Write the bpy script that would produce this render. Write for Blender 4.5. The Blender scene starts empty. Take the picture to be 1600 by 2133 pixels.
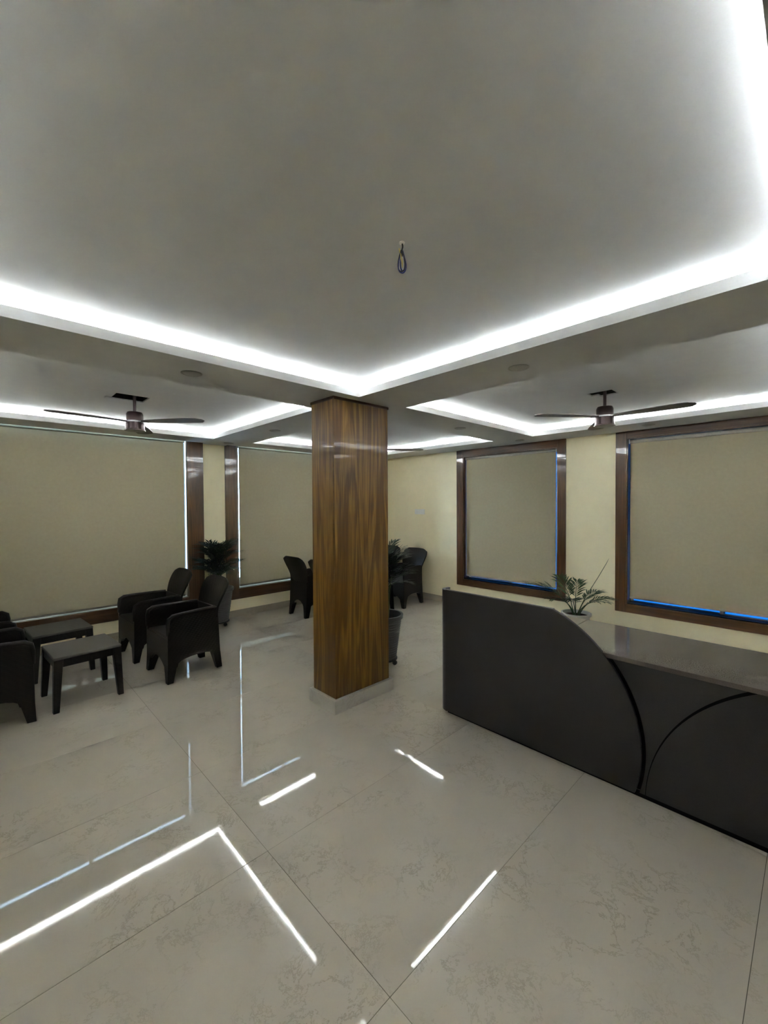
import bpy, bmesh, math, random
from mathutils import Vector, Matrix
random.seed(7)
R = math.radians
scene = bpy.context.scene
col = scene.collection

# ------------------------------------------------------------------ camera, sky, exposure
F_PX, YAW, PITCH, ROLL, CAM_H = 873.8, 0.8038987, 0.0194350, -0.0056552, 1.6
cam_data = bpy.data.cameras.new('camera')
cam = bpy.data.objects.new('camera', cam_data); col.objects.link(cam)
cam_data.sensor_fit = 'HORIZONTAL'; cam_data.sensor_width = 36.0
cam_data.lens = 36.0 * F_PX / 1600.0
cam_data.clip_start = 0.02
fw = Vector((math.cos(YAW)*math.cos(PITCH), math.sin(YAW)*math.cos(PITCH), -math.sin(PITCH)))
rt = Vector((math.sin(YAW), -math.cos(YAW), 0)); up = rt.cross(fw)
c_, s_ = math.cos(ROLL), math.sin(ROLL)
r2 = c_*rt + s_*up; u2 = -s_*rt + c_*up
m = Matrix((r2, u2, -fw)).transposed().to_4x4(); m.translation = Vector((0, 0, CAM_H))
cam.matrix_world = m
scene.camera = cam

world = bpy.data.worlds.new('sky'); scene.world = world
world.use_nodes = True
wn = world.node_tree.nodes; wn.clear()
wb = wn.new('ShaderNodeBackground'); wo = wn.new('ShaderNodeOutputWorld')
wb.inputs[0].default_value = (0.55, 0.80, 1.0, 1); wb.inputs[1].default_value = 13.0
world.node_tree.links.new(wb.outputs[0], wo.inputs[0])

vs = scene.view_settings
vs.view_transform = 'Standard'; vs.look = 'None'; vs.gamma = 1.0; vs.use_curve_mapping = False
vs.exposure = 0.17
scene.cycles.use_adaptive_sampling = True
scene.cycles.adaptive_threshold = 0.04
scene.cycles.adaptive_min_samples = 32
scene.cycles.use_denoising = True
scene.cycles.max_bounces = 10
scene.cycles.diffuse_bounces = 5
scene.cycles.glossy_bounces = 4
scene.cycles.transparent_max_bounces = 6
scene.cycles.sample_clamp_indirect = 100.0
scene.cycles.caustics_reflective = False
scene.cycles.caustics_refractive = False
LED_POWER = 295.0           # radiance of the cove strips

# ------------------------------------------------------------------ materials
def new_mat(name):
    mt = bpy.data.materials.new(name); mt.use_nodes = True
    nt = mt.node_tree; nt.nodes.clear()
    out = nt.nodes.new('ShaderNodeOutputMaterial')
    bs = nt.nodes.new('ShaderNodeBsdfPrincipled')
    nt.links.new(bs.outputs[0], out.inputs[0])
    return mt, nt, bs, out
def node(nt, t, **kw):
    n = nt.nodes.new(t)
    for k, v in kw.items(): setattr(n, k, v)
    return n
def ramp(nt, stops, interp='LINEAR'):
    n = nt.nodes.new('ShaderNodeValToRGB'); n.color_ramp.interpolation = interp
    e = n.color_ramp.elements
    while len(e) < len(stops): e.new(0.5)
    for el, (p, c) in zip(e, stops):
        el.position = p; el.color = (c[0], c[1], c[2], 1) if hasattr(c, '__len__') else (c, c, c, 1)
    return n
def coords(nt, scale=(1, 1, 1), kind='Object', rand=False):
    tc = node(nt, 'ShaderNodeTexCoord'); mp = node(nt, 'ShaderNodeMapping')
    mp.inputs['Scale'].default_value = scale
    nt.links.new(tc.outputs[kind], mp.inputs['Vector'])
    if rand:
        oi = node(nt, 'ShaderNodeObjectInfo'); mul = node(nt, 'ShaderNodeMath', operation='MULTIPLY')
        mul.inputs[1].default_value = 37.0
        nt.links.new(oi.outputs['Random'], mul.inputs[0])
        cb = node(nt, 'ShaderNodeCombineXYZ')
        for k in range(3): nt.links.new(mul.outputs[0], cb.inputs[k])
        nt.links.new(cb.outputs[0], mp.inputs['Location'])
    return mp
def bump(nt, bs, height, strength=0.2, dist=0.01):
    b = node(nt, 'ShaderNodeBump'); b.inputs['Strength'].default_value = strength; b.inputs['Distance'].default_value = dist
    nt.links.new(height, b.inputs['Height']); nt.links.new(b.outputs[0], bs.inputs['Normal'])
    return b
def paint(name, c, rough=0.6, var=0.06, scale=3.0, bstr=0.05, spec=0.4):
    mt, nt, bs, out = new_mat(name)
    mp = coords(nt, (scale,)*3)
    n = node(nt, 'ShaderNodeTexNoise'); n.inputs['Detail'].default_value = 4
    nt.links.new(mp.outputs[0], n.inputs['Vector'])
    r = ramp(nt, [(0.3, [x*(1-var) for x in c]), (0.7, [min(1, x*(1+var)) for x in c])])
    nt.links.new(n.outputs[0], r.inputs[0]); nt.links.new(r.outputs[0], bs.inputs['Base Color'])
    bs.inputs['Roughness'].default_value = rough
    bs.inputs['Specular IOR Level'].default_value = spec
    if bstr:
        n2 = node(nt, 'ShaderNodeTexNoise'); n2.inputs['Scale'].default_value = 120
        nt.links.new(mp.outputs[0], n2.inputs['Vector']); bump(nt, bs, n2.outputs[0], bstr, 0.003)
    return mt
def plain(name, c, rough=0.5, metal=0.0, spec=0.5, coat=0.0):
    mt, nt, bs, out = new_mat(name)
    mp = coords(nt, (40,)*3); n = node(nt, 'ShaderNodeTexNoise')
    nt.links.new(mp.outputs[0], n.inputs['Vector'])
    r = ramp(nt, [(0.3, [x*0.9 for x in c]), (0.7, [min(1, x*1.1) for x in c])])
    nt.links.new(n.outputs[0], r.inputs[0]); nt.links.new(r.outputs[0], bs.inputs['Base Color'])
    bs.inputs['Roughness'].default_value = rough; bs.inputs['Metallic'].default_value = metal
    bs.inputs['Specular IOR Level'].default_value = spec; bs.inputs['Coat Weight'].default_value = coat
    return mt
def marble(name, base, rough, rand=True, wob=0.02):
    mt, nt, bs, out = new_mat(name)
    mp = coords(nt, (1, 1, 1), rand=rand)
    L = nt.links.new
    cl = node(nt, 'ShaderNodeTexNoise'); cl.inputs['Scale'].default_value = 2.2; cl.inputs['Detail'].default_value = 6
    L(mp.outputs[0], cl.inputs['Vector'])
    rc = ramp(nt, [(0.30, [x*0.93 for x in base]), (0.55, base), (0.75, [x*1.05 for x in base])])
    L(cl.outputs[0], rc.inputs[0])
    ve = node(nt, 'ShaderNodeTexNoise'); ve.inputs['Scale'].default_value = 6.5; ve.inputs['Detail'].default_value = 9
    ve.inputs['Roughness'].default_value = 0.72; ve.inputs['Distortion'].default_value = 0.35
    L(mp.outputs[0], ve.inputs['Vector'])
    rv = ramp(nt, [(0.482, 0), (0.498, 1), (0.502, 1), (0.518, 0)])
    L(ve.outputs[0], rv.inputs[0])
    mk = node(nt, 'ShaderNodeTexNoise'); mk.inputs['Scale'].default_value = 3.1; mk.inputs['Detail'].default_value = 3
    off = node(nt, 'ShaderNodeVectorMath', operation='ADD'); off.inputs[1].default_value = (5.2, 1.3, 8.1)
    L(mp.outputs[0], off.inputs[0]); L(off.outputs[0], mk.inputs['Vector'])
    rm = ramp(nt, [(0.45, 0), (0.64, 0.6)]); L(mk.outputs[0], rm.inputs[0])
    mul = node(nt, 'ShaderNodeMath', operation='MULTIPLY'); L(rv.outputs[0], mul.inputs[0]); L(rm.outputs[0], mul.inputs[1])
    mix = node(nt, 'ShaderNodeMix', data_type='RGBA')
    L(mul.outputs[0], mix.inputs[0]); L(rc.outputs[0], mix.inputs[6]); mix.inputs[7].default_value = (base[0]*0.55, base[1]*0.50, base[2]*0.45, 1)
    L(mix.outputs[2], bs.inputs['Base Color'])
    bs.inputs['Roughness'].default_value = rough
    bs.inputs['IOR'].default_value = 1.52
    wv = node(nt, 'ShaderNodeTexNoise'); wv.inputs['Scale'].default_value = 3.0; wv.inputs['Detail'].default_value = 1
    L(mp.outputs[0], wv.inputs['Vector']); bump(nt, bs, wv.outputs[0], wob, 0.02)
    return mt
def wood(name, light, dark, rough, axis='Z', gs=1.0, coat=0.0, wob=0.0):
    mt, nt, bs, out = new_mat(name); L = nt.links.new
    st = {'Z': (9, 9, 0.55), 'X': (0.55, 9, 9), 'Y': (9, 0.55, 9)}[axis]
    mp = coords(nt, tuple(k*gs for k in st), rand=True)
    n = node(nt, 'ShaderNodeTexNoise'); n.inputs['Detail'].default_value = 5; n.inputs['Distortion'].default_value = 0.9; n.inputs['Scale'].default_value = 1.0
    L(mp.outputs[0], n.inputs['Vector'])
    sn = node(nt, 'ShaderNodeMath', operation='MULTIPLY'); sn.inputs[1].default_value = 34; L(n.outputs[0], sn.inputs[0])
    si = node(nt, 'ShaderNodeMath', operation='SINE'); L(sn.outputs[0], si.inputs[0])
    r1 = ramp(nt, [(0.0, 0.35), (0.5, 0.65), (1.0, 1.0)])
    md = node(nt, 'ShaderNodeMath', operation='MULTIPLY_ADD'); md.inputs[1].default_value = 0.5; md.inputs[2].default_value = 0.5
    L(si.outputs[0], md.inputs[0]); L(md.outputs[0], r1.inputs[0])
    st2 = {'Z': (150, 150, 3), 'X': (3, 150, 150), 'Y': (150, 3, 150)}[axis]
    mp2 = coords(nt, st2, rand=True); f = node(nt, 'ShaderNodeTexNoise'); f.inputs['Detail'].default_value = 3; f.inputs['Scale'].default_value = 1.0
    L(mp2.outputs[0], f.inputs['Vector']); rf = ramp(nt, [(0.35, 0.55), (0.6, 1.0)]); L(f.outputs[0], rf.inputs[0])
    mu = node(nt, 'ShaderNodeMath', operation='MULTIPLY'); L(r1.outputs[0], mu.inputs[0]); L(rf.outputs[0], mu.inputs[1])
    cr = ramp(nt, [(0.15, dark), (0.62, [(a+b)/2 for a, b in zip(light, dark)]), (1.0, light)])
    L(mu.outputs[0], cr.inputs[0]); L(cr.outputs[0], bs.inputs['Base Color'])
    bs.inputs['Roughness'].default_value = rough; bs.inputs['Coat Weight'].default_value = coat; bs.inputs['Coat Roughness'].default_value = 0.03
    if wob:
        w = node(nt, 'ShaderNodeTexNoise'); w.inputs['Scale'].default_value = 9.0; w.inputs['Detail'].default_value = 2
        mp3 = coords(nt, (1, 1, 2.2), rand=True); L(mp3.outputs[0], w.inputs['Vector'])
        b = bump(nt, bs, w.outputs[0], wob, 0.02); L(b.outputs[0], bs.inputs['Coat Normal'])
    return mt
def weave(name, c, rough):
    mt, nt, bs, out = new_mat(name); L = nt.links.new
    mp = coords(nt, (1, 1, 1))
    w1 = node(nt, 'ShaderNodeTexWave', bands_direction='Z'); w1.inputs['Scale'].default_value = 22; L(mp.outputs[0], w1.inputs['Vector'])
    w2 = node(nt, 'ShaderNodeTexWave', bands_direction='DIAGONAL'); w2.inputs['Scale'].default_value = 14; L(mp.outputs[0], w2.inputs['Vector'])
    mu = node(nt, 'ShaderNodeMath', operation='MULTIPLY'); L(w1.outputs[0], mu.inputs[0]); L(w2.outputs[0], mu.inputs[1])
    r = ramp(nt, [(0.0, [x*0.7 for x in c]), (1.0, [x*1.25 for x in c])]); L(mu.outputs[0], r.inputs[0])
    L(r.outputs[0], bs.inputs['Base Color']); bs.inputs['Roughness'].default_value = rough; bs.inputs['Specular IOR Level'].default_value = 0.3
    bump(nt, bs, mu.outputs[0], 0.35, 0.002)
    return mt
def glass_mat(name, tint):
    mt = bpy.data.materials.new(name); mt.use_nodes = True; nt = mt.node_tree; nt.nodes.clear()
    out = node(nt, 'ShaderNodeOutputMaterial'); tr = node(nt, 'ShaderNodeBsdfTransparent'); gl = node(nt, 'ShaderNodeBsdfGlossy')
    tr.inputs[0].default_value = (*tint, 1); gl.inputs['Roughness'].default_value = 0.02
    fr = node(nt, 'ShaderNodeFresnel'); fr.inputs[0].default_value = 1.45; mx = node(nt, 'ShaderNodeMixShader')
    nt.links.new(fr.outputs[0], mx.inputs[0]); nt.links.new(tr.outputs[0], mx.inputs[1]); nt.links.new(gl.outputs[0], mx.inputs[2])
    nt.links.new(mx.outputs[0], out.inputs[0]); return mt
def emis(name, c, s):
    mt = bpy.data.materials.new(name); mt.use_nodes = True; nt = mt.node_tree; nt.nodes.clear()
    out = node(nt, 'ShaderNodeOutputMaterial'); em = node(nt, 'ShaderNodeEmission')
    em.inputs[0].default_value = (*c, 1); em.inputs[1].default_value = s
    nt.links.new(em.outputs[0], out.inputs[0]); mt.cycles.emission_sampling = 'FRONT'; return mt

M = {}
M['ceil'] = paint('ceiling_paint', (0.63, 0.63, 0.63), 0.7, 0.02, 2.0, 0.03, 0.2)
M['soffit'] = M['ceil']
M['wall'] = paint('cream_paint', (0.92, 0.83, 0.58), 0.55, 0.015, 2.0, 0.04, 0.3)
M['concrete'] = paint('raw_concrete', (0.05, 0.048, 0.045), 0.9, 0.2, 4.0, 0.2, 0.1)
M['tile'] = marble('beige_marble_tile', (0.54, 0.490, 0.405), 0.03, wob=0.008)
M['grout'] = paint('tile_grout', (0.10, 0.085, 0.065), 0.8, 0.1)
M['skirt'] = marble('marble_skirting', (0.43, 0.37, 0.28), 0.25, wob=0.0)
M['plinth'] = marble('grey_marble_plinth', (0.55, 0.52, 0.46), 0.3, wob=0.0)
M['teak'] = wood('teak_veneer', (0.290, 0.150, 0.026), (0.090, 0.034, 0.004), 0.36, 'Z', 1.0, 0.22, 0.0)
M['frame_z'] = wood('dark_teak_upright', (0.135, 0.062, 0.028), (0.060, 0.026, 0.012), 0.28, 'Z', 1.0, 1.0, 0.03)
M['frame_x'] = wood('dark_teak_rail_x', (0.135, 0.062, 0.028), (0.060, 0.026, 0.012), 0.28, 'X', 1.0, 1.0, 0.03)
M['frame_y'] = wood('dark_teak_rail_y', (0.135, 0.062, 0.028), (0.060, 0.026, 0.012), 0.28, 'Y', 1.0, 1.0, 0.03)
M['blind'] = paint('blind_fabric', (0.42, 0.372, 0.255), 0.75, 0.03, 6.0, 0.12, 0.2)
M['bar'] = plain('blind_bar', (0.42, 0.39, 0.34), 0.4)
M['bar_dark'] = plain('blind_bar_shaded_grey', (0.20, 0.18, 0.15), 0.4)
M['alu'] = plain('aluminium', (0.55, 0.56, 0.58), 0.35, 0.8)
M['alu_white'] = plain('white_aluminium', (0.5, 0.5, 0.5), 0.4)
M['glass_clear'] = glass_mat('window_glass', (0.92, 0.95, 1.0))
M['glass_sky_tint'] = glass_mat('sky_light_tint_glass', (0.040, 0.150, 0.27))  # tint puts the dimmer, bluer window light into the glass colour
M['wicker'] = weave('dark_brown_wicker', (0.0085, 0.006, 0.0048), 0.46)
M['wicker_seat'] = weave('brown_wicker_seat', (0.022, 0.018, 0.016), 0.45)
M['table'] = weave('dark_brown_table_resin', (0.0085, 0.006, 0.0048), 0.42)
M['table_top'] = plain('table_top_grey_brown', (0.085, 0.080, 0.068), 0.42)
M['desk'] = plain('charcoal_laminate', (0.030, 0.0280, 0.0285), 0.30, 0, 0.5)
_nt = M['desk'].node_tree; _bs = next(k for k in _nt.nodes if k.type == 'BSDF_PRINCIPLED')
_mp = coords(_nt, (1, 1, 1)); _n = node(_nt, 'ShaderNodeTexNoise'); _n.inputs['Scale'].default_value = 14.0
_nt.links.new(_mp.outputs[0], _n.inputs['Vector']); bump(_nt, _bs, _n.outputs[0], 0.01, 0.01)
M['desk_edge'] = plain('desk_edge_band', (0.085, 0.078, 0.072), 0.4)
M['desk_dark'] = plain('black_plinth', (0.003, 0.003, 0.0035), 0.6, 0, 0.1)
M['counter'] = plain('polished_counter', (0.105, 0.092, 0.080), 0.06, 0, 0.6)
M['fan'] = plain('dark_bronze', (0.045, 0.028, 0.028), 0.28, 0.6)
M['blade'] = plain('fan_blade_brown', (0.050, 0.036, 0.026), 0.4)
M['pot'] = plain('grey_planter', (0.060, 0.060, 0.057), 0.5)
M['pot_light'] = plain('pale_grey_planter', (0.42, 0.41, 0.37), 0.5)
M['soil'] = paint('soil', (0.025, 0.016, 0.010), 0.95, 0.4, 30, 0.5, 0.1)
M['black'] = plain('black_plastic', (0.010, 0.010, 0.011), 0.45)
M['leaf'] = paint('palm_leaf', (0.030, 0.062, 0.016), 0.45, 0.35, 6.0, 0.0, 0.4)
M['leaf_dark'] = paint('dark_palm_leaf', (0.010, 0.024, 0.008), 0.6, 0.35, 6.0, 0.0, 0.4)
M['stem'] = paint('palm_stem', (0.060, 0.080, 0.025), 0.5, 0.3, 8.0, 0.0, 0.4)
M['white_plastic'] = plain('white_plastic', (0.84, 0.82, 0.76), 0.35)
M['downlight'] = plain('downlight_lens', (0.40, 0.39, 0.37), 0.5)
M['wire_blue'] = plain('blue_wire', (0.014, 0.026, 0.15), 0.4)
M['wire_yellow'] = plain('yellow_wire', (0.55, 0.44, 0.16), 0.5)
M['wire_black'] = plain('black_wire', (0.012, 0.010, 0.018), 0.4)
M['led'] = emis('led_strip_light', (0.91, 0.97, 1.0), LED_POWER)
M['led_bay'] = emis('bay_led_strip_light', (0.92, 0.97, 0.98), LED_POWER*1.35)

# ------------------------------------------------------------------ helpers
class MB:
    def __init__(self): self.bm = bmesh.new()
    def box(self, x0, y0, z0, x1, y1, z1):
        v = [self.bm.verts.new(p) for p in [(x0,y0,z0),(x1,y0,z0),(x1,y1,z0),(x0,y1,z0),(x0,y0,z1),(x1,y0,z1),(x1,y1,z1),(x0,y1,z1)]]
        for f in [(3,2,1,0),(4,5,6,7),(0,1,5,4),(1,2,6,5),(2,3,7,6),(3,0,4,7)]: self.bm.faces.new([v[i] for i in f])
        return self
    def quad(self, x0, y0, x1, y1, z):
        self.bm.faces.new([self.bm.verts.new(p) for p in [(x0,y0,z),(x1,y0,z),(x1,y1,z),(x0,y1,z)]]); return self
    def frustum(self, bot, top):   # bot/top: 4 points each, counter-clockwise from above
        a = [self.bm.verts.new(p) for p in bot]; b = [self.bm.verts.new(p) for p in top]
        self.bm.faces.new(a[::-1]); self.bm.faces.new(b)
        for i in range(4): self.bm.faces.new([a[i], a[(i+1)%4], b[(i+1)%4], b[i]])
        return self
    def prism(self, pts, mapf, t0, t1):   # pts 2D; mapf(u,v,t)->xyz
        a = [self.bm.verts.new(mapf(u, v, t0)) for u, v in pts]; b = [self.bm.verts.new(mapf(u, v, t1)) for u, v in pts]
        self.bm.faces.new(a[::-1]); self.bm.faces.new(b); n = len(pts)
        for i in range(n): self.bm.faces.new([a[i], a[(i+1)%n], b[(i+1)%n], b[i]])
        return self
    def lathe(self, prof, seg=32, c=(0,0,0), cap0=True, cap1=True):
        rings = []
        for r, z in prof:
            rings.append([self.bm.verts.new((c[0]+r*math.cos(2*math.pi*k/seg), c[1]+r*math.sin(2*math.pi*k/seg), c[2]+z)) for k in range(seg)])
        for A, B in zip(rings, rings[1:]):
            for k in range(seg): self.bm.faces.new([A[k], A[(k+1)%seg], B[(k+1)%seg], B[k]])
        if cap0: self.bm.faces.new(rings[0][::-1])
        if cap1: self.bm.faces.new(rings[-1])
        return self
    def tube(self, pts, rad, seg=8):
        pts = [Vector(p) for p in pts]; n = len(pts); rings = []
        rads = rad if hasattr(rad, '__len__') else [rad]*n
        ref = Vector((0.31, 0.17, 0.93))
        for i, p in enumerate(pts):
            t = (pts[min(i+1, n-1)] - pts[max(i-1, 0)]).normalized()
            a = t.cross(ref)
            if a.length < 1e-3: a = t.cross(Vector((1, 0, 0)))
            a.normalize(); b = t.cross(a)
            rings.append([self.bm.verts.new(p + rads[i]*(math.cos(2*math.pi*k/seg)*a + math.sin(2*math.pi*k/seg)*b)) for k in range(seg)])
        for A, B in zip(rings, rings[1:]):
            for k in range(seg): self.bm.faces.new([A[k], A[(k+1)%seg], B[(k+1)%seg], B[k]])
        self.bm.faces.new(rings[0][::-1]); self.bm.faces.new(rings[-1])
        return self
    def shell(self, f, nu, nv, thick):     # f(u,v)->Vector, normal by differences; closed slab
        def nrm(u, v):
            e = 1e-3
            du = f(min(1, u+e), v) - f(max(0, u-e), v); dv = f(u, min(1, v+e)) - f(u, max(0, v-e))
            w = du.cross(dv); return w.normalized() if w.length > 0 else Vector((1, 0, 0))
        A = [[None]*(nv+1) for _ in range(nu+1)]; B = [[None]*(nv+1) for _ in range(nu+1)]
        for i in range(nu+1):
            for j in range(nv+1):
                p = f(i/nu, j/nv); q = p + nrm(i/nu, j/nv)*thick
                A[i][j] = self.bm.verts.new(p); B[i][j] = self.bm.verts.new(q)
        for i in range(nu):
            for j in range(nv):
                self.bm.faces.new([A[i][j], A[i][j+1], A[i+1][j+1], A[i+1][j]])
                self.bm.faces.new([B[i][j], B[i+1][j], B[i+1][j+1], B[i][j+1]])
        for i in range(nu):
            self.bm.faces.new([A[i][0], A[i+1][0], B[i+1][0], B[i][0]]); self.bm.faces.new([A[i+1][nv], A[i][nv], B[i][nv], B[i+1][nv]])
        for j in range(nv):
            self.bm.faces.new([A[0][j+1], A[0][j], B[0][j], B[0][j+1]]); self.bm.faces.new([A[nu][j], A[nu][j+1], B[nu][j+1], B[nu][j]])
        return self
    def deform(self, f):
        for v in self.bm.verts: v.co = f(v.co)
        return self
    def build(self, name, mat, parent=None, smooth=False, bevel=0.0, origin=None, tri=False):
        bmesh.ops.recalc_face_normals(self.bm, faces=self.bm.faces)
        if tri: bmesh.ops.triangulate(self.bm, faces=[f for f in self.bm.faces if len(f.verts) > 4])
        me = bpy.data.meshes.new(name)
        if origin:
            for v in self.bm.verts: v.co -= Vector(origin)
        self.bm.to_mesh(me); self.bm.free()
        me.materials.append(M[mat] if isinstance(mat, str) else mat)
        o = bpy.data.objects.new(name, me); col.objects.link(o)
        if origin: o.location = origin
        if parent: o.parent = parent
        if smooth:
            for p in me.polygons: p.use_smooth = True
            try: me.set_sharp_from_angle(angle=R(38))
            except Exception: pass
        if bevel:
            b = o.modifiers.new('bevel', 'BEVEL'); b.width = bevel; b.segments = 2; b.limit_method = 'ANGLE'; b.angle_limit = R(50)
        return o
def tag(o, label, cat, group=None):
    o['label'] = label; o['category'] = cat
    if group: o['group'] = group
    return o
def structure(o): o['kind'] = 'structure'; return o
def empty(name, loc=(0,0,0), rz=0.0):
    o = bpy.data.objects.new(name, None); col.objects.link(o)
    o.location = loc; o.rotation_euler = (0, 0, rz); o.empty_display_size = 0.1
    return o
def thing(name, label, cat, loc=(0,0,0), rz=0.0, group=None): return tag(empty(name, loc, rz), label, cat, group)
def copy_tree(o, parent=None):
    c = o.copy(); col.objects.link(c); c.parent = parent
    for ch in list(o.children): copy_tree(ch, c)
    return c

# ------------------------------------------------------------------ room shell
X0, XW, Y0, YW = -0.70, 5.41, -2.95, 5.77       # inner faces of the walls
ZB, ZC, ZL, ZS = 2.42, 2.535, 2.472, 2.95       # soffit, tray ceiling, lip top, slab
T = 0.20
fl = structure(MB().box(X0-T, Y0-T, -0.14, XW+T, YW+T, -0.0014).build('floor', 'grout'))
tile_me = None
jx = [-0.67 - 1.6, -0.67, 0.93, 2.53, 4.13, 5.73]
jy = [0.95 + 0.803*k for k in range(-5, 7)]
rnd = random.Random(3)
for a, b in zip(jx, jx[1:]):
    for c, d in zip(jy, jy[1:]):
        xa, xb, ya, yb = max(a, X0), min(b, XW), max(c, Y0), min(d, YW)
        if xb - xa < 0.01 or yb - ya < 0.01: continue
        g = 0.0011
        cx, cy = (xa+xb)/2, (ya+yb)/2
        t = MB().box(xa+g, ya+g, -0.0115, xb-g, yb-g, 0.0).build('floor_tile', 'tile', fl, origin=(cx, cy, 0.0))
        t.rotation_euler = (R(rnd.gauss(0, 0.030)), R(rnd.gauss(0, 0.018)), 0)

def wall_with_holes(name, axis, face, a0, a1, holes, outward):
    mb = MB(); lo, hi = min(face, face+outward*T), max(face, face+outward*T)
    def bx(p0, p1, z0, z1):
        if axis == 'x': mb.box(p0, lo, z0, p1, hi, z1)
        else: mb.box(lo, p0, z0, hi, p1, z1)
    cur = a0
    for (h0, h1, z0, z1) in sorted(holes):
        bx(cur, h0, -0.14, ZS); bx(h0, h1, -0.14, z0); bx(h0, h1, z1, ZS); cur = h1
    bx(cur, a1, -0.14, ZS)
    return structure(mb.build(name, 'wall'))
W1 = (-0.22, 1.967, 0.388, 2.70); W2 = (2.655, 4.17, 0.400, 2.70)
W3 = (2.362, 3.835, 0.425, 2.322); W4 = (-0.18, 1.552, 0.420, 2.342)
wall_with_holes('wall_left', 'x', YW, X0-T, XW+T, [W1, W2], 1)
wall_with_holes('wall_right', 'y', XW, Y0, YW, [W3, W4], 1)
wall_with_holes('wall_back', 'y', X0, Y0, YW, [], -1)
wall_with_holes('wall_near', 'x', Y0, X0-T, XW+T, [], -1)

# skirting along each wall
SK = 0.014
structure(MB().box(X0, YW-SK, 0.0, XW, YW, 0.092).build('baseboard_left', 'skirt'))
structure(MB().box(XW-SK, Y0, 0.0, XW, YW-SK, 0.092).build('baseboard_right', 'skirt'))
structure(MB().box(X0, Y0+SK, 0.0, X0+SK, YW-SK, 0.092).build('baseboard_back', 'skirt'))
structure(MB().box(X0, Y0, 0.0, XW-SK, Y0+SK, 0.092).build('baseboard_near', 'skirt'))

# ceiling: flat soffit with sunken light trays cut into it
XS = [(-0.18, 2.11), (2.632, 4.915)]
YS = [(-2.38, -0.45), (0.073, 2.459), (3.003, 5.253)]
TRAYS = [(a, b, c, d) for (a, b) in XS for (c, d) in YS]
mb = MB(); th = 0.012
ycur = Y0
for (c, d) in YS:
    mb.box(X0, ycur, ZB, XW, c, ZB+th)
    xc = X0
    for (a, b) in XS:
        mb.box(xc, c, ZB, a, d, ZB+th); xc = b
    mb.box(xc, c, ZB, XW, d, ZB+th); ycur = d
# pelmet pockets: the soffit stops short of the wall above the two left windows
PY, PZ = 5.665, 2.76
PK = [(-0.42, 2.175), (2.472, 4.36)]
mb.box(X0, ycur, ZB, XW, PY, ZB+th)
mb.box(X0, PY, ZB, PK[0][0], YW, ZB+th).box(PK[0][1], PY, ZB, PK[1][0], YW, ZB+th).box(PK[1][1], PY, ZB, XW, YW, ZB+th)
ceiling = structure(mb.build('ceiling', 'soffit'))
structure(MB().box(X0-T, Y0-T, ZS, XW+T, YW+T, ZS+0.12).build('roof_slab', 'concrete'))
for (a, b) in PK:
    pk = MB(); w = 0.012
    pk.box(a-w, PY-w, ZB+th, b+w, PY, PZ).box(a-w, PY, ZB+th, a, YW, PZ).box(b, PY, ZB+th, b+w, YW, PZ).box(a-w, PY-w, PZ, b+w, YW, PZ+w)
    pk.build('pelmet_pocket', 'ceil', ceiling)
FANS = {(0, 2): (0.99, 4.16), (1, 1): (3.83, 1.27), (1, 2): (3.83, 4.13)}
HOLES = {(0, 2): [(0.835, 4.065, 1.088, 4.305), (0.79, 4.245, 0.835, 4.305)],
         (1, 1): [(3.785, 1.203, 3.965, 1.345), (3.785, 1.345, 3.90, 1.400)],
         (1, 2): [(3.73, 4.03, 3.93, 4.23)]}
CV = 0.13                    # depth of the cove behind the lip
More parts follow.
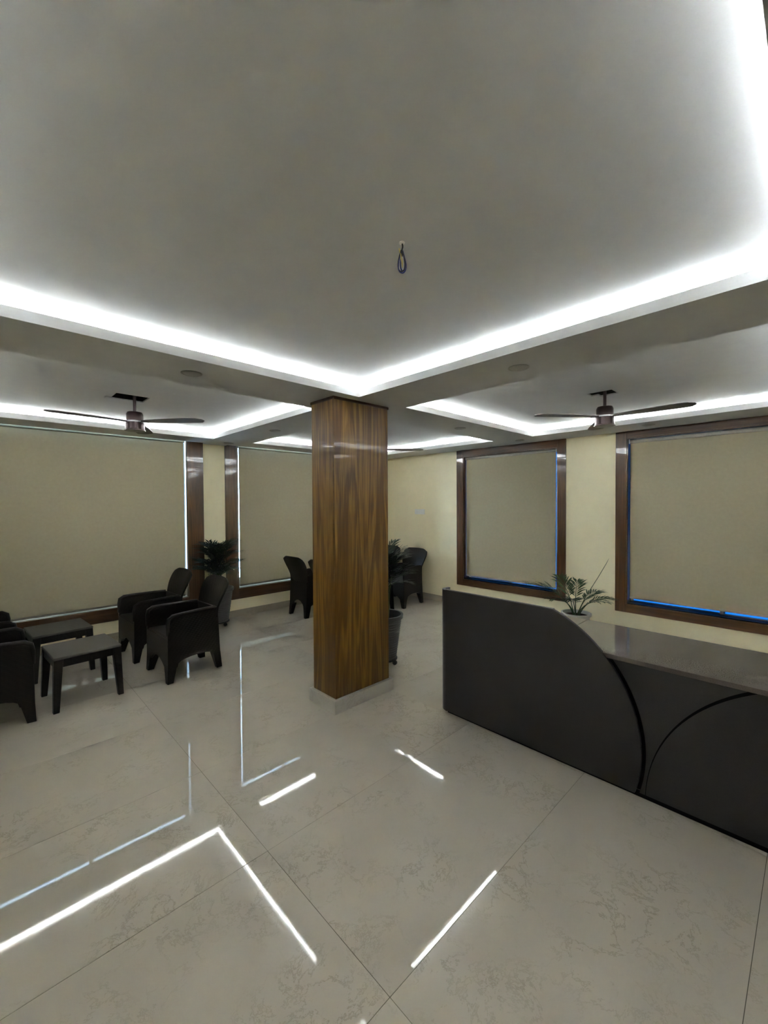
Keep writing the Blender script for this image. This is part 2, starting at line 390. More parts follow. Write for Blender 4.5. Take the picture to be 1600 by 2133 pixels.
for i, (a, b) in enumerate(XS):
    for j, (c, d) in enumerate(YS):
        # lip
        lw = 0.012
        lip = MB()
        zl = ZB+th
        lip.box(a-lw, c-lw, zl, b+lw, c, ZL).box(a-lw, d, zl, b+lw, d+lw, ZL).box(a-lw, c, zl, a, d, ZL).box(b, c, zl, b+lw, d, ZL)
        lip.build('cove_lip', 'ceil', ceiling)
        bk = MB(); e = CV
        bk.box(a-e-lw, c-e-lw, ZB+th, b+e+lw, c-e, ZC).box(a-e-lw, d+e, ZB+th, b+e+lw, d+e+lw, ZC)
        bk.box(a-e-lw, c-e, ZB+th, a-e, d+e, ZC).box(b+e, c-e, ZB+th, b+e+lw, d+e, ZC)
        bk.build('cove_back', 'ceil', ceiling)
        # tray panel with cut-outs for the fan hook
        hs = HOLES.get((i, j), [])
        xs = sorted({a-e-lw, b+e+lw} | {h[0] for h in hs} | {h[2] for h in hs})
        ys = sorted({c-e-lw, d+e+lw} | {h[1] for h in hs} | {h[3] for h in hs})
        pn = MB()
        for xa, xb in zip(xs, xs[1:]):
            for ya, yb in zip(ys, ys[1:]):
                mx, my = (xa+xb)/2, (ya+yb)/2
                if any(h[0] < mx < h[2] and h[1] < my < h[3] for h in hs): continue
                pn.box(xa, ya, ZC, xb, yb, ZC+0.0125)
        pn.build('tray_panel', 'ceil', ceiling)
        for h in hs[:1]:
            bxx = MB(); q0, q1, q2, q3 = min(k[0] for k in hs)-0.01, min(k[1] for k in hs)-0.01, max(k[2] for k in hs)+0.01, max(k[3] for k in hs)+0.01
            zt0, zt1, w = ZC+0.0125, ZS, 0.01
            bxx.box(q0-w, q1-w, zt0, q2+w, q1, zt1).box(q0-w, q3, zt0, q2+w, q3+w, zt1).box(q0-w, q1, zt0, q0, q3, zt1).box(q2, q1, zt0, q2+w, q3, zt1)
            bxx.build('added_void_liner', 'concrete', ceiling)  # dark box added round the cut-out so the void looks unlit
        # LED strips lying in the cove behind the lip
        s0, s1, zs = 0.013, 0.025, ZB+th+0.004
        for (p, q, r, s) in [(a-s1, c-s1, b+s1, c-s0), (a-s1, d+s0, b+s1, d+s1), (a-s1, c-s0, a-s0, d+s0), (b+s0, c-s0, b+s1, d+s0)]:
            MB().quad(p, q, r, s, zs).build('led_strip', 'led' if (i, j) in ((0, 1), (0, 0), (1, 0)) else 'led_bay', ceiling)  # near-row strips are out of view, added to light the foreground

# ------------------------------------------------------------------ windows and blinds
def window(name, axis, face, hole, fr, glass, depth=0.11):
    w = structure(empty(name))
    a0, a1, z0, z1 = hole; l, r, bt, tp = fr      # frame outer limits
    th = 0.014
    def bx(p0, p1, za, zb, d0, d1):
        if axis == 'x': return MB().box(p0, face+d0, za, p1, face+d1, zb)
        return MB().box(face+d0, p0, za, face+d1, p1, zb)
    rail = 'frame_x' if axis == 'x' else 'frame_y'
    bx(l, a0, bt, tp, -th, 0.0).build('frame_board', 'frame_z', w, bevel=0.003)
    bx(a1, r, bt, tp, -th, 0.0).build('frame_board', 'frame_z', w, bevel=0.003)
    bx(a0, a1, bt, z0, -th, 0.0).build('frame_board', rail, w, bevel=0.003)
    bx(a0, a1, z1, tp, -th, 0.0).build('frame_board', rail, w, bevel=0.003)
    jl = 0.012; ld = depth + 0.05
    bx(a0, a0+jl, z0, z1, 0.0, ld).build('jamb_lining', 'frame_z', w)
    bx(a1-jl, a1, z0, z1, 0.0, ld).build('jamb_lining', 'frame_z', w)
    bx(a0+jl, a1-jl, z0, z0+jl, 0.0, ld).build('sill', 'alu_white' if axis == 'x' else 'desk_dark', w)
    bx(a0+jl, a1-jl, z1-jl, z1, 0.0, ld).build('jamb_lining', rail, w)
    # sliding sashes
    mid = (a0+a1)/2; s = 0.03; sb = 0.125 if axis == 'x' else 0.012; st = s
    for (p0, p1, dd) in [(a0+jl, mid+0.02, depth), (mid-0.02, a1-jl, depth+0.022)]:
        sa = MB()
        for q in [(p0, p0+s, z0+jl, z1-jl), (p1-s, p1, z0+jl, z1-jl), (p0+s, p1-s, z0+jl, z0+jl+sb), (p0+s, p1-s, z1-jl-st, z1-jl)]:
            if axis == 'x': sa.box(q[0], face+dd, q[2], q[1], face+dd+0.02, q[3])
            else: sa.box(face+dd, q[0], q[2], face+dd+0.02, q[1], q[3])
        so = sa.build('sash_frame', 'alu', w)
        bx(p0+s, p1-s, z0+jl+sb, z1-jl-st, dd+0.008, dd+0.012).build('glass_pane', glass, so)
    return w
window('window_1', 'x', YW, W1, (-0.42, 2.175, 0.238, PZ), 'glass_clear')
window('window_2', 'x', YW, W2, (2.472, 4.36, 0.250, PZ), 'glass_clear')
window('window_3', 'y', XW, W3, (2.250, 3.955, 0.326, ZB), 'glass_sky_tint')
window('window_4', 'y', XW, W4, (-0.30, 1.668, 0.322, ZB), 'glass_sky_tint')

def blind(axis, pos, a0, a1, z0, z1, label, roller):
    b = thing('roller_blind', label, 'blind', ((a0+a1)/2, pos, z0) if axis == 'x' else (pos, (a0+a1)/2, z0))
    o = b.location.copy()
    def bx(p0, p1, za, zb, d0, d1):
        mb = MB().box(p0, pos+d0, za, p1, pos+d1, zb) if axis == 'x' else MB().box(pos+d0, p0, za, pos+d1, p1, zb)
        return mb.deform(lambda c: c - o)
    bx(a0, a1, z0+0.024, z1, -0.001, 0.001).build('fabric', 'blind', b)
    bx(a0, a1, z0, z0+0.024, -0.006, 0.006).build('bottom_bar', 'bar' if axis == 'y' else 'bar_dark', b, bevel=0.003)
    r = roller; n = 14
    pts = [((a0-0.004, pos, z1) if axis == 'x' else (pos, a0-0.004, z1)), ((a1+0.004, pos, z1) if axis == 'x' else (pos, a1+0.004, z1))]
    MB().tube([Vector(p)-o for p in pts], r, n).build('roller_tube', 'bar' if axis == 'y' else 'blind', b, smooth=True)
    for q in (a0-0.010, a1+0.004):
        bx(q, q+0.006, z1-r*1.2, z1+r*1.25, -r*1.1, r*1.1).build('end_bracket', 'alu', b)
    return b
blind('x', 5.715, -0.16, 1.908, 0.418, 2.417, 'wide beige roller blind behind the armchair group at the left edge', 0.016)
blind('x', 5.715, 2.652, 4.03, 0.440, 2.417, 'beige roller blind between potted palm and wooden column', 0.016)
blind('y', 5.465, 2.405, 3.818, 0.470, 2.292, 'beige roller blind nearest the light switch, above the tall end of the desk', 0.020)
blind('y', 5.465, -0.13, 1.530, 0.478, 2.305, 'beige roller blind above the low desk counter, at the right edge', 0.022)

# ------------------------------------------------------------------ wood clad column
colm = thing('column', 'square teak-clad column on a marble plinth in the middle of the lobby', 'column', (2.229, 2.7075, 0))
cx0, cx1, cy0, cy1 = 1.943-2.229, 2.515-2.229, 2.56-2.7075, 2.855-2.7075
MB().box(cx0-0.028, cy0-0.028, 0, cx1+0.028, cy1+0.028, 0.100).build('plinth', 'plinth', colm, bevel=0.003)
MB().box(cx0+0.02, cy0+0.02, 0.1, cx1-0.02, cy1-0.02, ZB).build('core', 'concrete', colm)
pt = 0.018
MB().box(cx0, cy0, 0.1, cx1, cy0+pt, ZB).build('veneer_panel', 'teak', colm, bevel=0.002)
MB().box(cx0, cy1-pt, 0.1, cx1, cy1, ZB).build('veneer_panel', 'teak', colm, bevel=0.002)
MB().box(cx0, cy0+pt, 0.1, cx0+pt, cy1-pt, ZB).build('veneer_panel', 'teak', colm, bevel=0.002)
MB().box(cx1-pt, cy0+pt, 0.1, cx1, cy1-pt, ZB).build('veneer_panel', 'teak', colm, bevel=0.002)
tr = MB(); k = 0.006
tr.box(cx0-k, cy0-k, ZB-0.020, cx1+k, cy0, ZB).box(cx0-k, cy1, ZB-0.020, cx1+k, cy1+k, ZB).box(cx0-k, cy0, ZB-0.020, cx0, cy1, ZB).box(cx1, cy0, ZB-0.020, cx1+k, cy1, ZB)
tr.build('top_trim', 'frame_x', colm)

# ------------------------------------------------------------------ reception desk
desk = thing('reception_desk', 'charcoal reception desk with curved front panels and polished counter', 'desk', (2.53, 0.8, 0))
DX, DY = 2.53, 0.8
yL, yR, zt = 2.02, -0.62, 0.945
def dmap(u, v, t): return Vector((t - DX, u - DY, v))
# tall front panel: flat top, right side cut to an arc
cyc, czc, rc = 1.406, 0.238, 0.757
pts = [(yL-0.06, 0.024), (yL-0.06, zt)]
a0 = math.acos((zt-czc)/rc); a1 = math.pi - math.acos((czc-0.024)/rc)
n = 40
for i in range(n+1):
    a = a0 + (a1-a0)*i/n
    pts.append((cyc - rc*math.sin(a), czc + rc*math.cos(a)))
tp = MB().prism(pts, dmap, 2.53, 2.552).build('tall_front_panel', 'desk', desk, bevel=0.0015)
# rounded end of the tall panel wrapping back
arc = []
rr = 0.06
def endf(u, v):
    a = u*math.pi/2
    if u < 0.6:
        a = u/0.6*math.pi/2
        p = Vector((2.53+rr - rr*math.cos(a), yL-0.06 + rr*math.sin(a), 0))
    else:
        p = Vector((2.53+rr + (u-0.6)/0.4*0.05, yL, 0))
    return Vector((p.x-DX, p.y-DY, 0.024 + v*(zt-0.024)))
MB().shell(endf, 20, 1, 0.022).build('rounded_end', 'desk', desk, smooth=True)
tb = MB()
tb.prism([(yL-0.06, zt), (yL-0.06, zt+0.003), (1.13, zt+0.003), (1.13, zt)], dmap, 2.531, 2.551)
tb.build('top_edge_band', 'desk_edge', desk)
# panel between the arcs, low round panel set slightly behind it, black backing in the reveals
cyc2, czc2, rc2 = -0.209, -0.011, 0.846
zc = 0.722
MB().box(2.580-DX, yR-DY, 0.024, 2.594-DX, yL-0.12-DY, 0.722).build('backing_board', 'desk_dark', desk)
zz = [0.024 + (zc-0.024)*i/n for i in range(n+1)]
pts = [(cyc - math.sqrt((rc+0.017)**2-(z-czc)**2), z) for z in zz] + [(cyc2 + math.sqrt(rc2**2-(z-czc2)**2), z) for z in zz[::-1]]
MB().prism(pts, dmap, 2.552, 2.578).build('middle_front_panel', 'desk', desk, tri=True)
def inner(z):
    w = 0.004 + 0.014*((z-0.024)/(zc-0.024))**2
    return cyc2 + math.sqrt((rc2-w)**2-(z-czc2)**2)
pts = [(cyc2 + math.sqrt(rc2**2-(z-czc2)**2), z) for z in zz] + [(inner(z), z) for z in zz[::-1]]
MB().prism(pts, dmap, 2.5535, 2.578).build('gap_shade_strip', 'desk_dark', desk, tri=True)  # black strip painted in for the shadow line along the arc
pts = [(inner(z), z) for z in zz] + [(yR, zc), (yR, 0.024)]
MB().prism(pts, dmap, 2.5525, 2.579).build('round_front_panel', 'desk', desk, tri=True)
MB().box(2.534-DX, yR-DY, 0.7235, 3.168-DX, 1.16-DY, 0.750).build('counter_top', 'counter', desk, bevel=0.002)
MB().box(2.556-DX, 1.16-DY, 0.7235, 3.168-DX, yL-0.08-DY, 0.750).build('counter_top', 'counter', desk)
MB().box(2.556-DX, yR-DY, 0.0, 2.576-DX, yL-0.06-DY, 0.024).build('toe_kick', 'desk_dark', desk)
MB().box(2.60-DX, yL-0.10-DY, 0.036, 3.12-DX, yL-0.08-DY, 0.7235).build('side_panel', 'desk', desk)
MB().box(2.60-DX, yR+0.0-DY, 0.0, 3.12-DX, yR+0.02-DY, 0.7235).build('side_panel', 'desk', desk)
MB().box(3.10-DX, 1.2-DY, 0.0, 3.12-DX, yL-0.10-DY, 0.7235).build('back_panel', 'desk', desk)
for yy in (yL-0.035, yR+0.1):
    MB().lathe([(0.012, 0), (0.014, 0.012), (0.010, 0.0245)], 12, (2.575-DX, yy-DY, 0)).build('levelling_foot', 'black', desk)

# ------------------------------------------------------------------ armchairs
def taper(c):
    return Vector((c.x, c.y*(1.0 - 0.22*(0.25 - c.x)/0.5 * (1 if c.z < 0.6 else 1)), c.z))
def arc_pts(x0, z0, x1, z1, zt, n=10):   # flattened arch between two springing points
    out = []
    for i in range(n+1):
        a = math.pi*i/n
        xx = (x0+x1)/2 - (x1-x0)/2*math.cos(a)
        sn = math.sin(a)**0.6
        out.append((xx, z0 + (z1-z0)*i/n + (zt-z0)*sn))
    return out
def make_chair():
    root = empty('armchair')
    hw = 0.268
    for s in (-1, 1):
        low = arc_pts(-0.195, 0.13, 0.165, 0.13, 0.195)
        pts = [(-0.262, 0.13)] + low + [(0.252, 0.13), (0.250, 0.40), (0.245, 0.56)]
        for i in range(5):
            a = math.pi/2*i/4
            pts.append((0.205+0.04*math.cos(a), 0.562+0.038*math.sin(a)))
        pts += [(-0.19, 0.602), (-0.225, 0.60), (-0.238, 0.40)]
        y0, y1 = (hw-0.028, hw) if s > 0 else (-hw, -hw+0.028)
        sp = MB().prism(pts, lambda u, v, t: Vector((u, t, v)), y0, y1).deform(taper).build('side_panel', 'wicker', root, bevel=0.004, tri=True)
        arm = MB().tube([(-0.215, s*(hw-0.014), 0.598), (-0.1, s*(hw-0.014), 0.602), (0.1, s*(hw-0.014), 0.601), (0.20, s*(hw-0.014), 0.598), (0.236, s*(hw-0.014), 0.575), (0.243, s*(hw-0.014), 0.53), (0.246, s*(hw-0.014), 0.43)], [0.019]*6+[0.014], 10)
        arm.deform(taper).build('armrest', 'wicker', sp, smooth=True)
        # front and rear legs: splayed, tapered
        yo, yi = s*hw, s*(hw-0.065)
        def quad(xa, xb, ya, yb, z): 
            q = [(xa, ya, z), (xb, ya, z), (xb, yb, z), (xa, yb, z)]
            return q if yb > ya else q[::-1]
        MB().frustum(quad(0.205, 0.258, s*(hw-0.050), s*(hw+0.004), 0.0), quad(0.165, 0.2515, s*(hw-0.10), yo, 0.16)).deform(taper).build('leg', 'wicker', root, bevel=0.004)
        MB().frustum(quad(-0.278, -0.222, s*(hw-0.050), s*(hw+0.004), 0.0), quad(-0.2615, -0.185, s*(hw-0.10), yo, 0.16)).deform(taper).build('leg', 'wicker', root, bevel=0.004)
    # front apron with pointed arch
    low = [(-hw, 0.15), (-hw+0.09, 0.13), (-0.13, 0.165), (-0.07, 0.195), (0, 0.205), (0.07, 0.195), (0.13, 0.165), (hw-0.09, 0.13), (hw, 0.15)]
    pts = low + [(hw, 0.40), (-hw, 0.40)]
    MB().prism(pts, lambda u, v, t: Vector((t, u, v)), 0.225, 0.250).deform(taper).build('front_apron', 'wicker', root, bevel=0.003, tri=True)
    low = [(-hw, 0.15), (-hw+0.08, 0.13), (-0.14, 0.19), (-0.07, 0.225), (0, 0.235), (0.07, 0.225), (0.14, 0.19), (hw-0.08, 0.13), (hw, 0.15)]
    pts = low + [(hw*0.985, 0.60), (-hw*0.985, 0.60)]
    MB().prism(pts, lambda u, v, t: Vector((t - 0.02*(0.60-v)/0.45, u, v)), -0.240, -0.216).deform(taper).build('rear_panel', 'wicker', root, bevel=0.003, tri=True)
    # seat
    seat = MB().box(-0.215, -hw+0.03, 0.375, 0.247, hw-0.03, 0.415)
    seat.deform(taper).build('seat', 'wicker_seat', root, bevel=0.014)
    # backrest: flared, leaning and dished
    def bf(u, v):
        t = (u-0.5)*2
        k = max(0.0, (v-0.28)/0.72)
        w = 0.213 + 0.036*math.sin(min(1, k*1.1)*math.pi/2) - 0.006*math.sin(math.pi*min(1, v*1.6))
        rnd_ = 1.0 - 0.08*max(0, (v-0.74)/0.26)**2.4
        z = 0.500 + 0.357*v + 0.010*v*(1-t*t) - 0.026*max(0, abs(t)-0.70)/0.30*v
        x = -0.216 - 0.030*v - 0.088*v*v - 0.034*(1-t*t)*(0.4+0.6*v)
        return Vector((x, t*w*rnd_, z))
    MB().shell(bf, 16, 14, -0.018).build('backrest', 'wicker', root, smooth=True)
    return root
proto = make_chair()
CH = [((1.415, 4.285), 180+3.5, 'armchair facing the small tables, nearest the column, turned three-quarters to view'),
      ((1.335, 5.055), 180+3.0, 'armchair against the wide left blind, its backrest outlined on the fabric'),
      ((0.005, 4.275), 3.0, 'armchair cut off by the left picture edge, nearer the viewer'),
      ((-0.055, 5.050), 3.0, 'armchair cut off by the left picture edge, close to the window'),
      ((3.515, 5.175), 2.0, 'armchair seen from behind just left of the wooden column'),
      ((3.530, 4.560), 0.0, 'armchair hidden behind the wooden column, only its backrest tip showing'),
      ((4.865, 4.635), 180+1.0, 'armchair in the far corner below the light switch, casting a wall shadow'),
      ((4.900, 5.270), 180-1.0, 'armchair deepest in the far corner, behind the palm and another armchair')]
for i, ((x, y), a, lb) in enumerate(CH):
    o = proto if i == 0 else copy_tree(proto)
    o.location = (x, y, 0); o.rotation_euler = (0, 0, R(a))
    tag(o, 'dark brown wicker-look ' + lb, 'armchair', 'wicker-look armchairs')

def make_table():
    root = empty('side_table'); h = 0.23
    MB().box(-h, -h, 0.405, h, h, 0.425).build('table_top', 'table_top', root, bevel=0.006)
    for q in [(-h+0.006, -h+0.006, h-0.006, -h+0.03), (-h+0.006, h-0.03, h-0.006, h-0.006), (-h+0.006, -h+0.03, -h+0.03, h-0.03), (h-0.03, -h+0.03, h-0.006, h-0.03)]:
        MB().box(q[0], q[1], 0.345, q[2], q[3], 0.405).build('apron', 'table', root)
    for sx in (-1, 1):
        for sy in (-1, 1):
            def quad(o, i, z):
                q = [(sx*i, sy*i, z), (sx*o, sy*i, z), (sx*o, sy*o, z), (sx*i, sy*o, z)]
                return q if sx*sy > 0 else q[::-1]
            MB().frustum(quad(h+0.010, h-0.030, 0.0), quad(h-0.002, h-0.062, 0.405)).build('leg', 'table', root, bevel=0.004)
    return root
tproto = make_table()
for i, ((x, y), a, lb) in enumerate([((0.598, 4.305), 4.5, 'small square dark brown resin table in front, between the left armchairs'),
                                     ((0.530, 5.115), 4.5, 'small square dark brown resin table close to the wide left window'),
                                     ((4.150, 4.585), 0.0, 'small dark resin table behind the column, one leg showing above the planter'),
                                     ((4.150, 5.250), 0.0, 'small dark resin table in the far corner, hidden behind column and palm')]):
    o = tproto if i == 0 else copy_tree(tproto)
    o.location = (x, y, 0); o.rotation_euler = (0, 0, R(a)); tag(o, lb, 'table', 'small resin tables')

# ------------------------------------------------------------------ ceiling fans
def make_fan():
    root = empty('ceiling_fan')          # origin at the blade plane
    MB().tube([(0, 0, 0.08), (0, 0, 0.62)], 0.0125, 12).build('down_rod', 'fan', root, smooth=True)
    MB().lathe([(0.026, 0.095), (0.058, 0.088), (0.066, 0.070), (0.066, 0.012)], 28).build('motor_cap', 'fan', root, smooth=True)
    MB().lathe([(0.070, 0.012), (0.072, 0.004), (0.070, -0.002)], 28).build('motor_ring', 'alu', root, smooth=True)
    MB().lathe([(0.074, -0.002), (0.076, -0.060), (0.082, -0.066), (0.082, -0.072), (0.02, -0.076)], 28).build('motor_housing', 'fan', root, smooth=True)
    for k in range(3):
        a = k*2*math.pi/3
        def bl(u, v):
            x = 0.085 + 0.555*u; w = 0.040 + 0.032*math.sin(min(1, u*1.3)*math.pi/2) - 0.05*max(0, (u-0.9)/0.1)**2
            y = (v-0.5)*2*w
            return Vector((x, y, 0.004 - 0.06*y - 0.006*u))
        b = MB().shell(bl, 14, 2, 0.005).deform(lambda c: Matrix.Rotation(a, 3, 'Z') @ c).build('blade', 'blade', root, smooth=True)
        MB().box(0.06, -0.018, -0.002, 0.12, 0.018, 0.006).deform(lambda c: Matrix.Rotation(a, 3, 'Z') @ c).build('blade_iron', 'fan', b)
    return root
fproto = make_fan()
base_ang = math.atan2(rt.y, rt.x)
for i, (key, ang, lb) in enumerate([((0, 2), -8, 'three-blade dark bronze ceiling fan over the left armchairs'),
                                    ((1, 1), -50, 'three-blade dark bronze ceiling fan over the reception desk'),
                                    ((1, 2), 2, 'three-blade ceiling fan behind the column, only a blade tip showing')]):
    o = fproto if i == 0 else copy_tree(fproto)
    o.location = (*FANS[key], 2.322); o.rotation_euler = (0, 0, base_ang + R(ang)); tag(o, lb, 'ceiling fan', 'ceiling fans')

# ------------------------------------------------------------------ unlit downlights, switch plate, loose wire
dproto = empty('downlight')
MB().lathe([(0.062, 0.0), (0.062, -0.003), (0.052, -0.006), (0.050, -0.002)], 28, cap0=True, cap1=False).build('trim_ring', 'downlight', dproto, smooth=True)
MB().lathe([(0.050, -0.004), (0.02, -0.0045)], 28).build('diffuser', 'downlight', dproto, smooth=True)
for i, (x, y, lb) in enumerate([(0.965, 2.722, 'round unlit downlight in the ceiling beam left of the column'),
                                (2.365, 1.272, 'round unlit downlight in the ceiling beam right of the column'),
                                (2.372, 4.20, 'round unlit downlight in the beam behind the column, beyond the left fan'),
                                (2.402, 5.46, 'round unlit downlight close to the wall between the two left windows'),
                                (3.785, 2.725, 'round unlit downlight in the beam above the tall end of the desk'),
                                (5.085, 2.722, 'round unlit downlight close to the blind nearest the light switch'),
                                (5.105, 1.262, 'round unlit downlight close to the wall behind the right fan')]):
    o = dproto if i == 0 else copy_tree(dproto)
    o.location = (x, y, ZB); tag(o, lb, 'downlight', 'unlit downlights')

sw = thing('switch_plate', 'white light switch plate on the cream wall above the far armchair', 'switch', (XW, 4.73, 1.462))
MB().box(-0.010, -0.110, -0.044, 0.0, 0.110, 0.044).build('plate', 'white_plastic', sw, bevel=0.003)
for k in range(4):
    MB().box(-0.014, -0.092+k*0.047, -0.028, -0.010, -0.049+k*0.047, 0.028).build('rocker', 'white_plastic', sw, bevel=0.002)

wr = thing('hanging_wires', 'loop of blue, black and yellow electric wire dangling from the ceiling', 'wire', (1.105, 1.046, ZC))
def loop(w, l, off, ph, n=24):
    out = []
    for i in range(n+1):
        t = i/n; a = math.pi*2*t
        z = -0.028 - (l-0.028)*(0.5-0.5*math.cos(a))
        q = math.sin(a)*w*(0.30 + 0.95*(0.5-0.5*math.cos(a)))
        out.append(Vector((q*rt.x*math.cos(ph) + off, q*rt.y*math.cos(ph) + q*0.4*math.sin(ph), z)))
    return out
MB().tube(loop(0.017, 0.108, 0.0, 0.2), 0.0026, 6).build('blue_wire', 'wire_blue', wr, smooth=True)
MB().tube(loop(0.012, 0.100, 0.003, 0.5), 0.0026, 6).build('blue_wire', 'wire_blue', wr, smooth=True)
MB().tube(loop(0.014, 0.104, -0.003, -0.4), 0.0022, 6).build('black_wire', 'wire_black', wr, smooth=True)
MB().tube([(0, 0, 0.004), (0.002, -0.001, -0.015), (0.0, 0.001, -0.03), (-0.001, 0.0, -0.05)], 0.003, 6).build('black_wire', 'wire_black', wr, smooth=True)
MB().tube([(-0.009, 0.006, -0.022), (-0.004, 0.003, -0.045), (0.001, 0, -0.07), (0.002, 0, -0.088)], [0.002, 0.003, 0.0045, 0.002], 6).build('yellow_wire', 'wire_yellow', wr, smooth=True)
MB().lathe([(0.010, 0.0), (0.010, -0.004), (0.004, -0.005)], 14).build('ceiling_grommet', 'white_plastic', wr)

# ------------------------------------------------------------------ potted palms
def frond(root, mat, base, az, length, rise, droop, nleaf, leaflen, rng, lw=0.011, start=0.35, stem_mat='stem', dens_ang=50, ylim=None):
    """arching rachis with paired leaflets; one mesh for the stalk, leaflets joined to it"""
    d = Vector((math.cos(az), math.sin(az), 0)); side = Vector((-d.y, d.x, 0))
    n = 14; P = []
    for i in range(n+1):
        t = i/n
        P.append(Vector(base) + d*(length*(0.55*t*math.cos(rise) + 0.45*t*t*1.1)) + Vector((0, 0, length*(math.sin(rise)*t - droop*t**2.4))) + side*(0.03*length*math.sin(t*2+az)))
    mb = MB()
    mb.tube(P, [0.0055*(1-0.8*i/n)+0.0008 for i in range(n+1)], 5)
    bm = mb.bm
    def at(t):
        f = t*n; i = min(n-1, int(f)); return P[i].lerp(P[i+1], f-i), (P[i+1]-P[i]).normalized()
    for k in range(nleaf):
        t = start + (0.99-start)*k/(nleaf-1)
        p, tg = at(t)
        sd = tg.cross(Vector((0, 0, 1)))
        if sd.length < 1e-3: sd = side.copy()
        sd.normalize(); upv = sd.cross(tg).normalized()
        L = leaflen*(0.55 + 0.9*math.sin(math.pi*min(1, 0.15+0.8*(t-start)/(1-start))))*0.75*rng.uniform(0.85, 1.12)
        for s in (-1, 1):
            ang = R(dens_ang - 28*(t-start)/(1-start) + rng.uniform(-6, 6))
            dr = (tg*math.cos(ang) + sd*s*math.sin(ang) + upv*rng.uniform(0.05, 0.35)).normalized()
            wv = dr.cross(upv).normalized()*lw
            sag = Vector((0, 0, -1))*L
            a = p; b = p + dr*L*0.45 + sag*0.03; c = p + dr*L*0.8 + sag*0.12; e = p + dr*L + sag*0.22
            va = bm.verts.new(a); vb = bm.verts.new(b+wv); vc = bm.verts.new(b-wv); vd = bm.verts.new(c+wv*0.6); ve = bm.verts.new(c-wv*0.6); vf = bm.verts.new(e)
            bm.faces.new([va, vb, vc]); bm.faces.new([vb, vd, ve, vc]); bm.faces.new([vd, vf, ve])
    if ylim:
        for v in bm.verts:
            if v.co.y > 0: v.co.y = ylim*math.tanh(v.co.y/ylim)
    me = bpy.data.meshes.new('frond'); bm.to_mesh(me); bm.free(); me.materials.append(M[mat])
    o = bpy.data.objects.new('frond', me); col.objects.link(o); o.parent = root
    return o
def tall_pot(root):
    prof = [(0.120, 0.062), (0.126, 0.066)]
    nb = 15
    for k in range(nb):
        z0 = 0.08 + 0.36*k/nb; z1 = 0.08 + 0.36*(k+0.75)/nb
        r0 = 0.130 + 0.050*(z0-0.08)/0.36
        prof += [(r0, z0), (r0+0.004, (z0+z1)/2), (r0+0.001, z1)]
    prof += [(0.184, 0.455), (0.198, 0.462), (0.200, 0.495), (0.196, 0.500), (0.180, 0.497), (0.174, 0.44)]
    p = MB().lathe(prof, 36, cap1=False).build('planter', 'pot', root, smooth=True)
    MB().lathe([(0.176, 0.425), (0.1, 0.432), (0.02, 0.436)], 28).build('soil', 'soil', root)
    st = MB().lathe([(0.135, 0.046), (0.140, 0.050), (0.140, 0.060), (0.130, 0.062)], 28).build('caster_tray', 'black', root, smooth=True)
    for k in range(4):
        a = R(20) + k*math.pi/2
        c = MB(); cx, cy = 0.125*math.cos(a), 0.125*math.sin(a)
        ax = Vector((-math.sin(a), math.cos(a), 0))
        c.tube([Vector((cx, cy, 0.022))-ax*0.011, Vector((cx, cy, 0.022))+ax*0.011], 0.022, 14)
        c.box(cx-0.008, cy-0.008, 0.03, cx+0.008, cy+0.008, 0.047)
        c.build('caster', 'black', st, smooth=True)
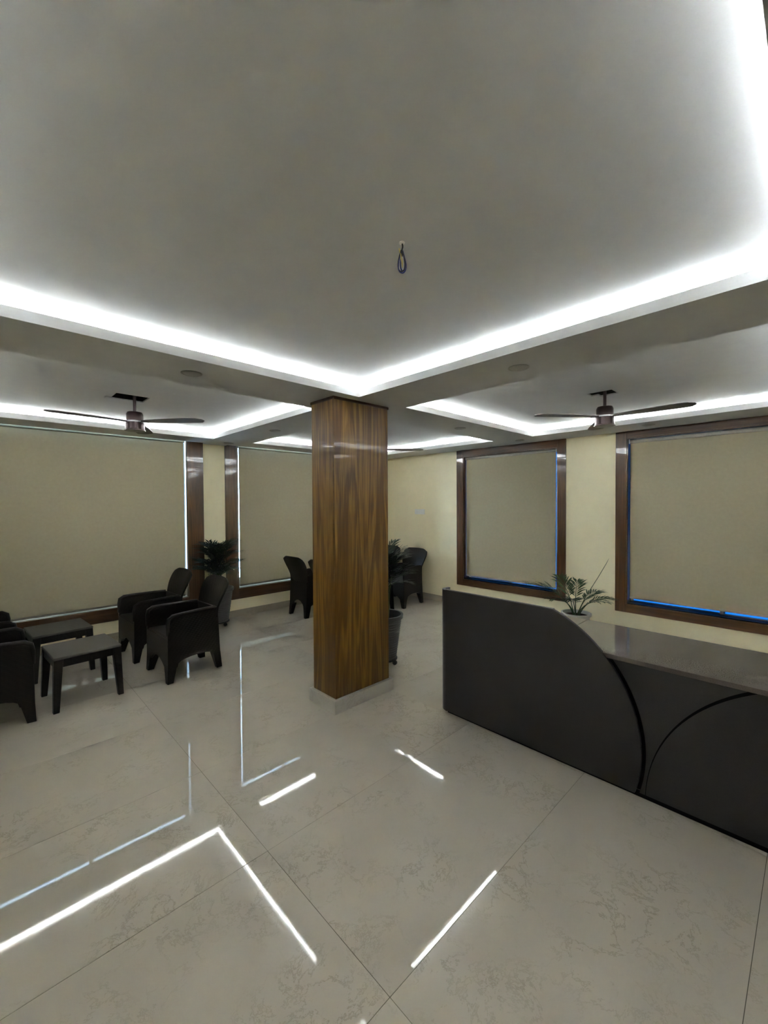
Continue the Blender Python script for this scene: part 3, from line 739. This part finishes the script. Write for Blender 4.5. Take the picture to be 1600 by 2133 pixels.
def bushy_palm(loc, label, seed, nfr, hgt, rot=0.0, ylim=None, lo=0.22):
    root = thing('potted_palm', label, 'plant', (*loc, 0), rot); tall_pot(root)
    rng = random.Random(seed)
    for k in range(5):
        a = rng.uniform(0, 6.28); r = rng.uniform(0.01, 0.05)
        MB().tube([(r*math.cos(a), r*math.sin(a), 0.42), (r*1.4*math.cos(a), r*1.4*math.sin(a), 0.42+hgt*0.5), (r*2.4*math.cos(a), r*2.4*math.sin(a), 0.42+hgt*rng.uniform(0.6, 0.95))], [0.011, 0.008, 0.004], 6).build('stem', 'stem', root, smooth=True)
    for k in range(nfr):
        az = k*2.39996 + rng.uniform(-0.3, 0.3); lev = lo + (1-lo)*rng.random()
        z = 0.44 + hgt*(0.15 + 0.70*lev)
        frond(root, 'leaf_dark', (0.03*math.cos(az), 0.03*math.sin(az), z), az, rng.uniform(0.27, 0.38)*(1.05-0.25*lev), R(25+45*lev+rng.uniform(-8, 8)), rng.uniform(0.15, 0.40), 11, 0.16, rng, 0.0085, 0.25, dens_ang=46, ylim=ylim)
    return root
bushy_palm((2.262, 5.535), 'bushy dark green palm in a ribbed grey planter between the two left windows', 11, 64, 0.58, ylim=0.15)
bushy_palm((2.902, 3.030), 'bushy palm in a ribbed grey planter on casters, half behind the column', 23, 56, 0.64, lo=0.45)

ap = thing('areca_palm', 'sparse feathery palm in a pale grey pot behind the reception desk', 'plant', (4.86, 1.905, 0))
MB().lathe([(0.100, 0.0), (0.112, 0.01), (0.140, 0.30), (0.150, 0.325), (0.160, 0.33), (0.160, 0.352), (0.142, 0.355), (0.138, 0.30)], 36, cap1=False).build('planter', 'pot_light', ap, smooth=True)
MB().lathe([(0.137, 0.318), (0.07, 0.325), (0.01, 0.328)], 24).build('soil', 'soil', ap)
rng = random.Random(5)
az0 = math.atan2(rt.y, rt.x)          # picture-right direction
for (da, ln, rs, dr, nl, ll) in [(178, 0.66, 60, 0.30, 15, 0.22), (150, 0.50, 66, 0.30, 13, 0.20), (100, 0.46, 74, 0.12, 14, 0.19), (62, 0.46, 70, 0.20, 13, 0.18),
                                 (20, 0.44, 64, 0.34, 12, 0.16), (-6, 0.47, 58, 0.42, 17, 0.13), (-60, 0.44, 62, 0.36, 12, 0.17), (-120, 0.46, 66, 0.34, 12, 0.18), (205, 0.44, 62, 0.36, 12, 0.18)]:
    a = az0 + R(da)
    frond(ap, 'leaf', (0.025*math.cos(a), 0.025*math.sin(a), 0.31), a, ln, R(rs), dr, nl, ll, rng, 0.008, 0.50)
sd = Vector((math.cos(az0), math.sin(az0), 0))
MB().tube([Vector((0, 0, 0.31)), sd*0.10+Vector((0, 0, 0.52)), sd*0.24+Vector((0, 0, 0.74)), sd*0.335+Vector((0, 0, 0.90)), sd*0.37+Vector((0, 0, 0.965))], [0.005, 0.004, 0.003, 0.003, 0.001], 6).build('spear_leaf', 'stem', ap, smooth=True)
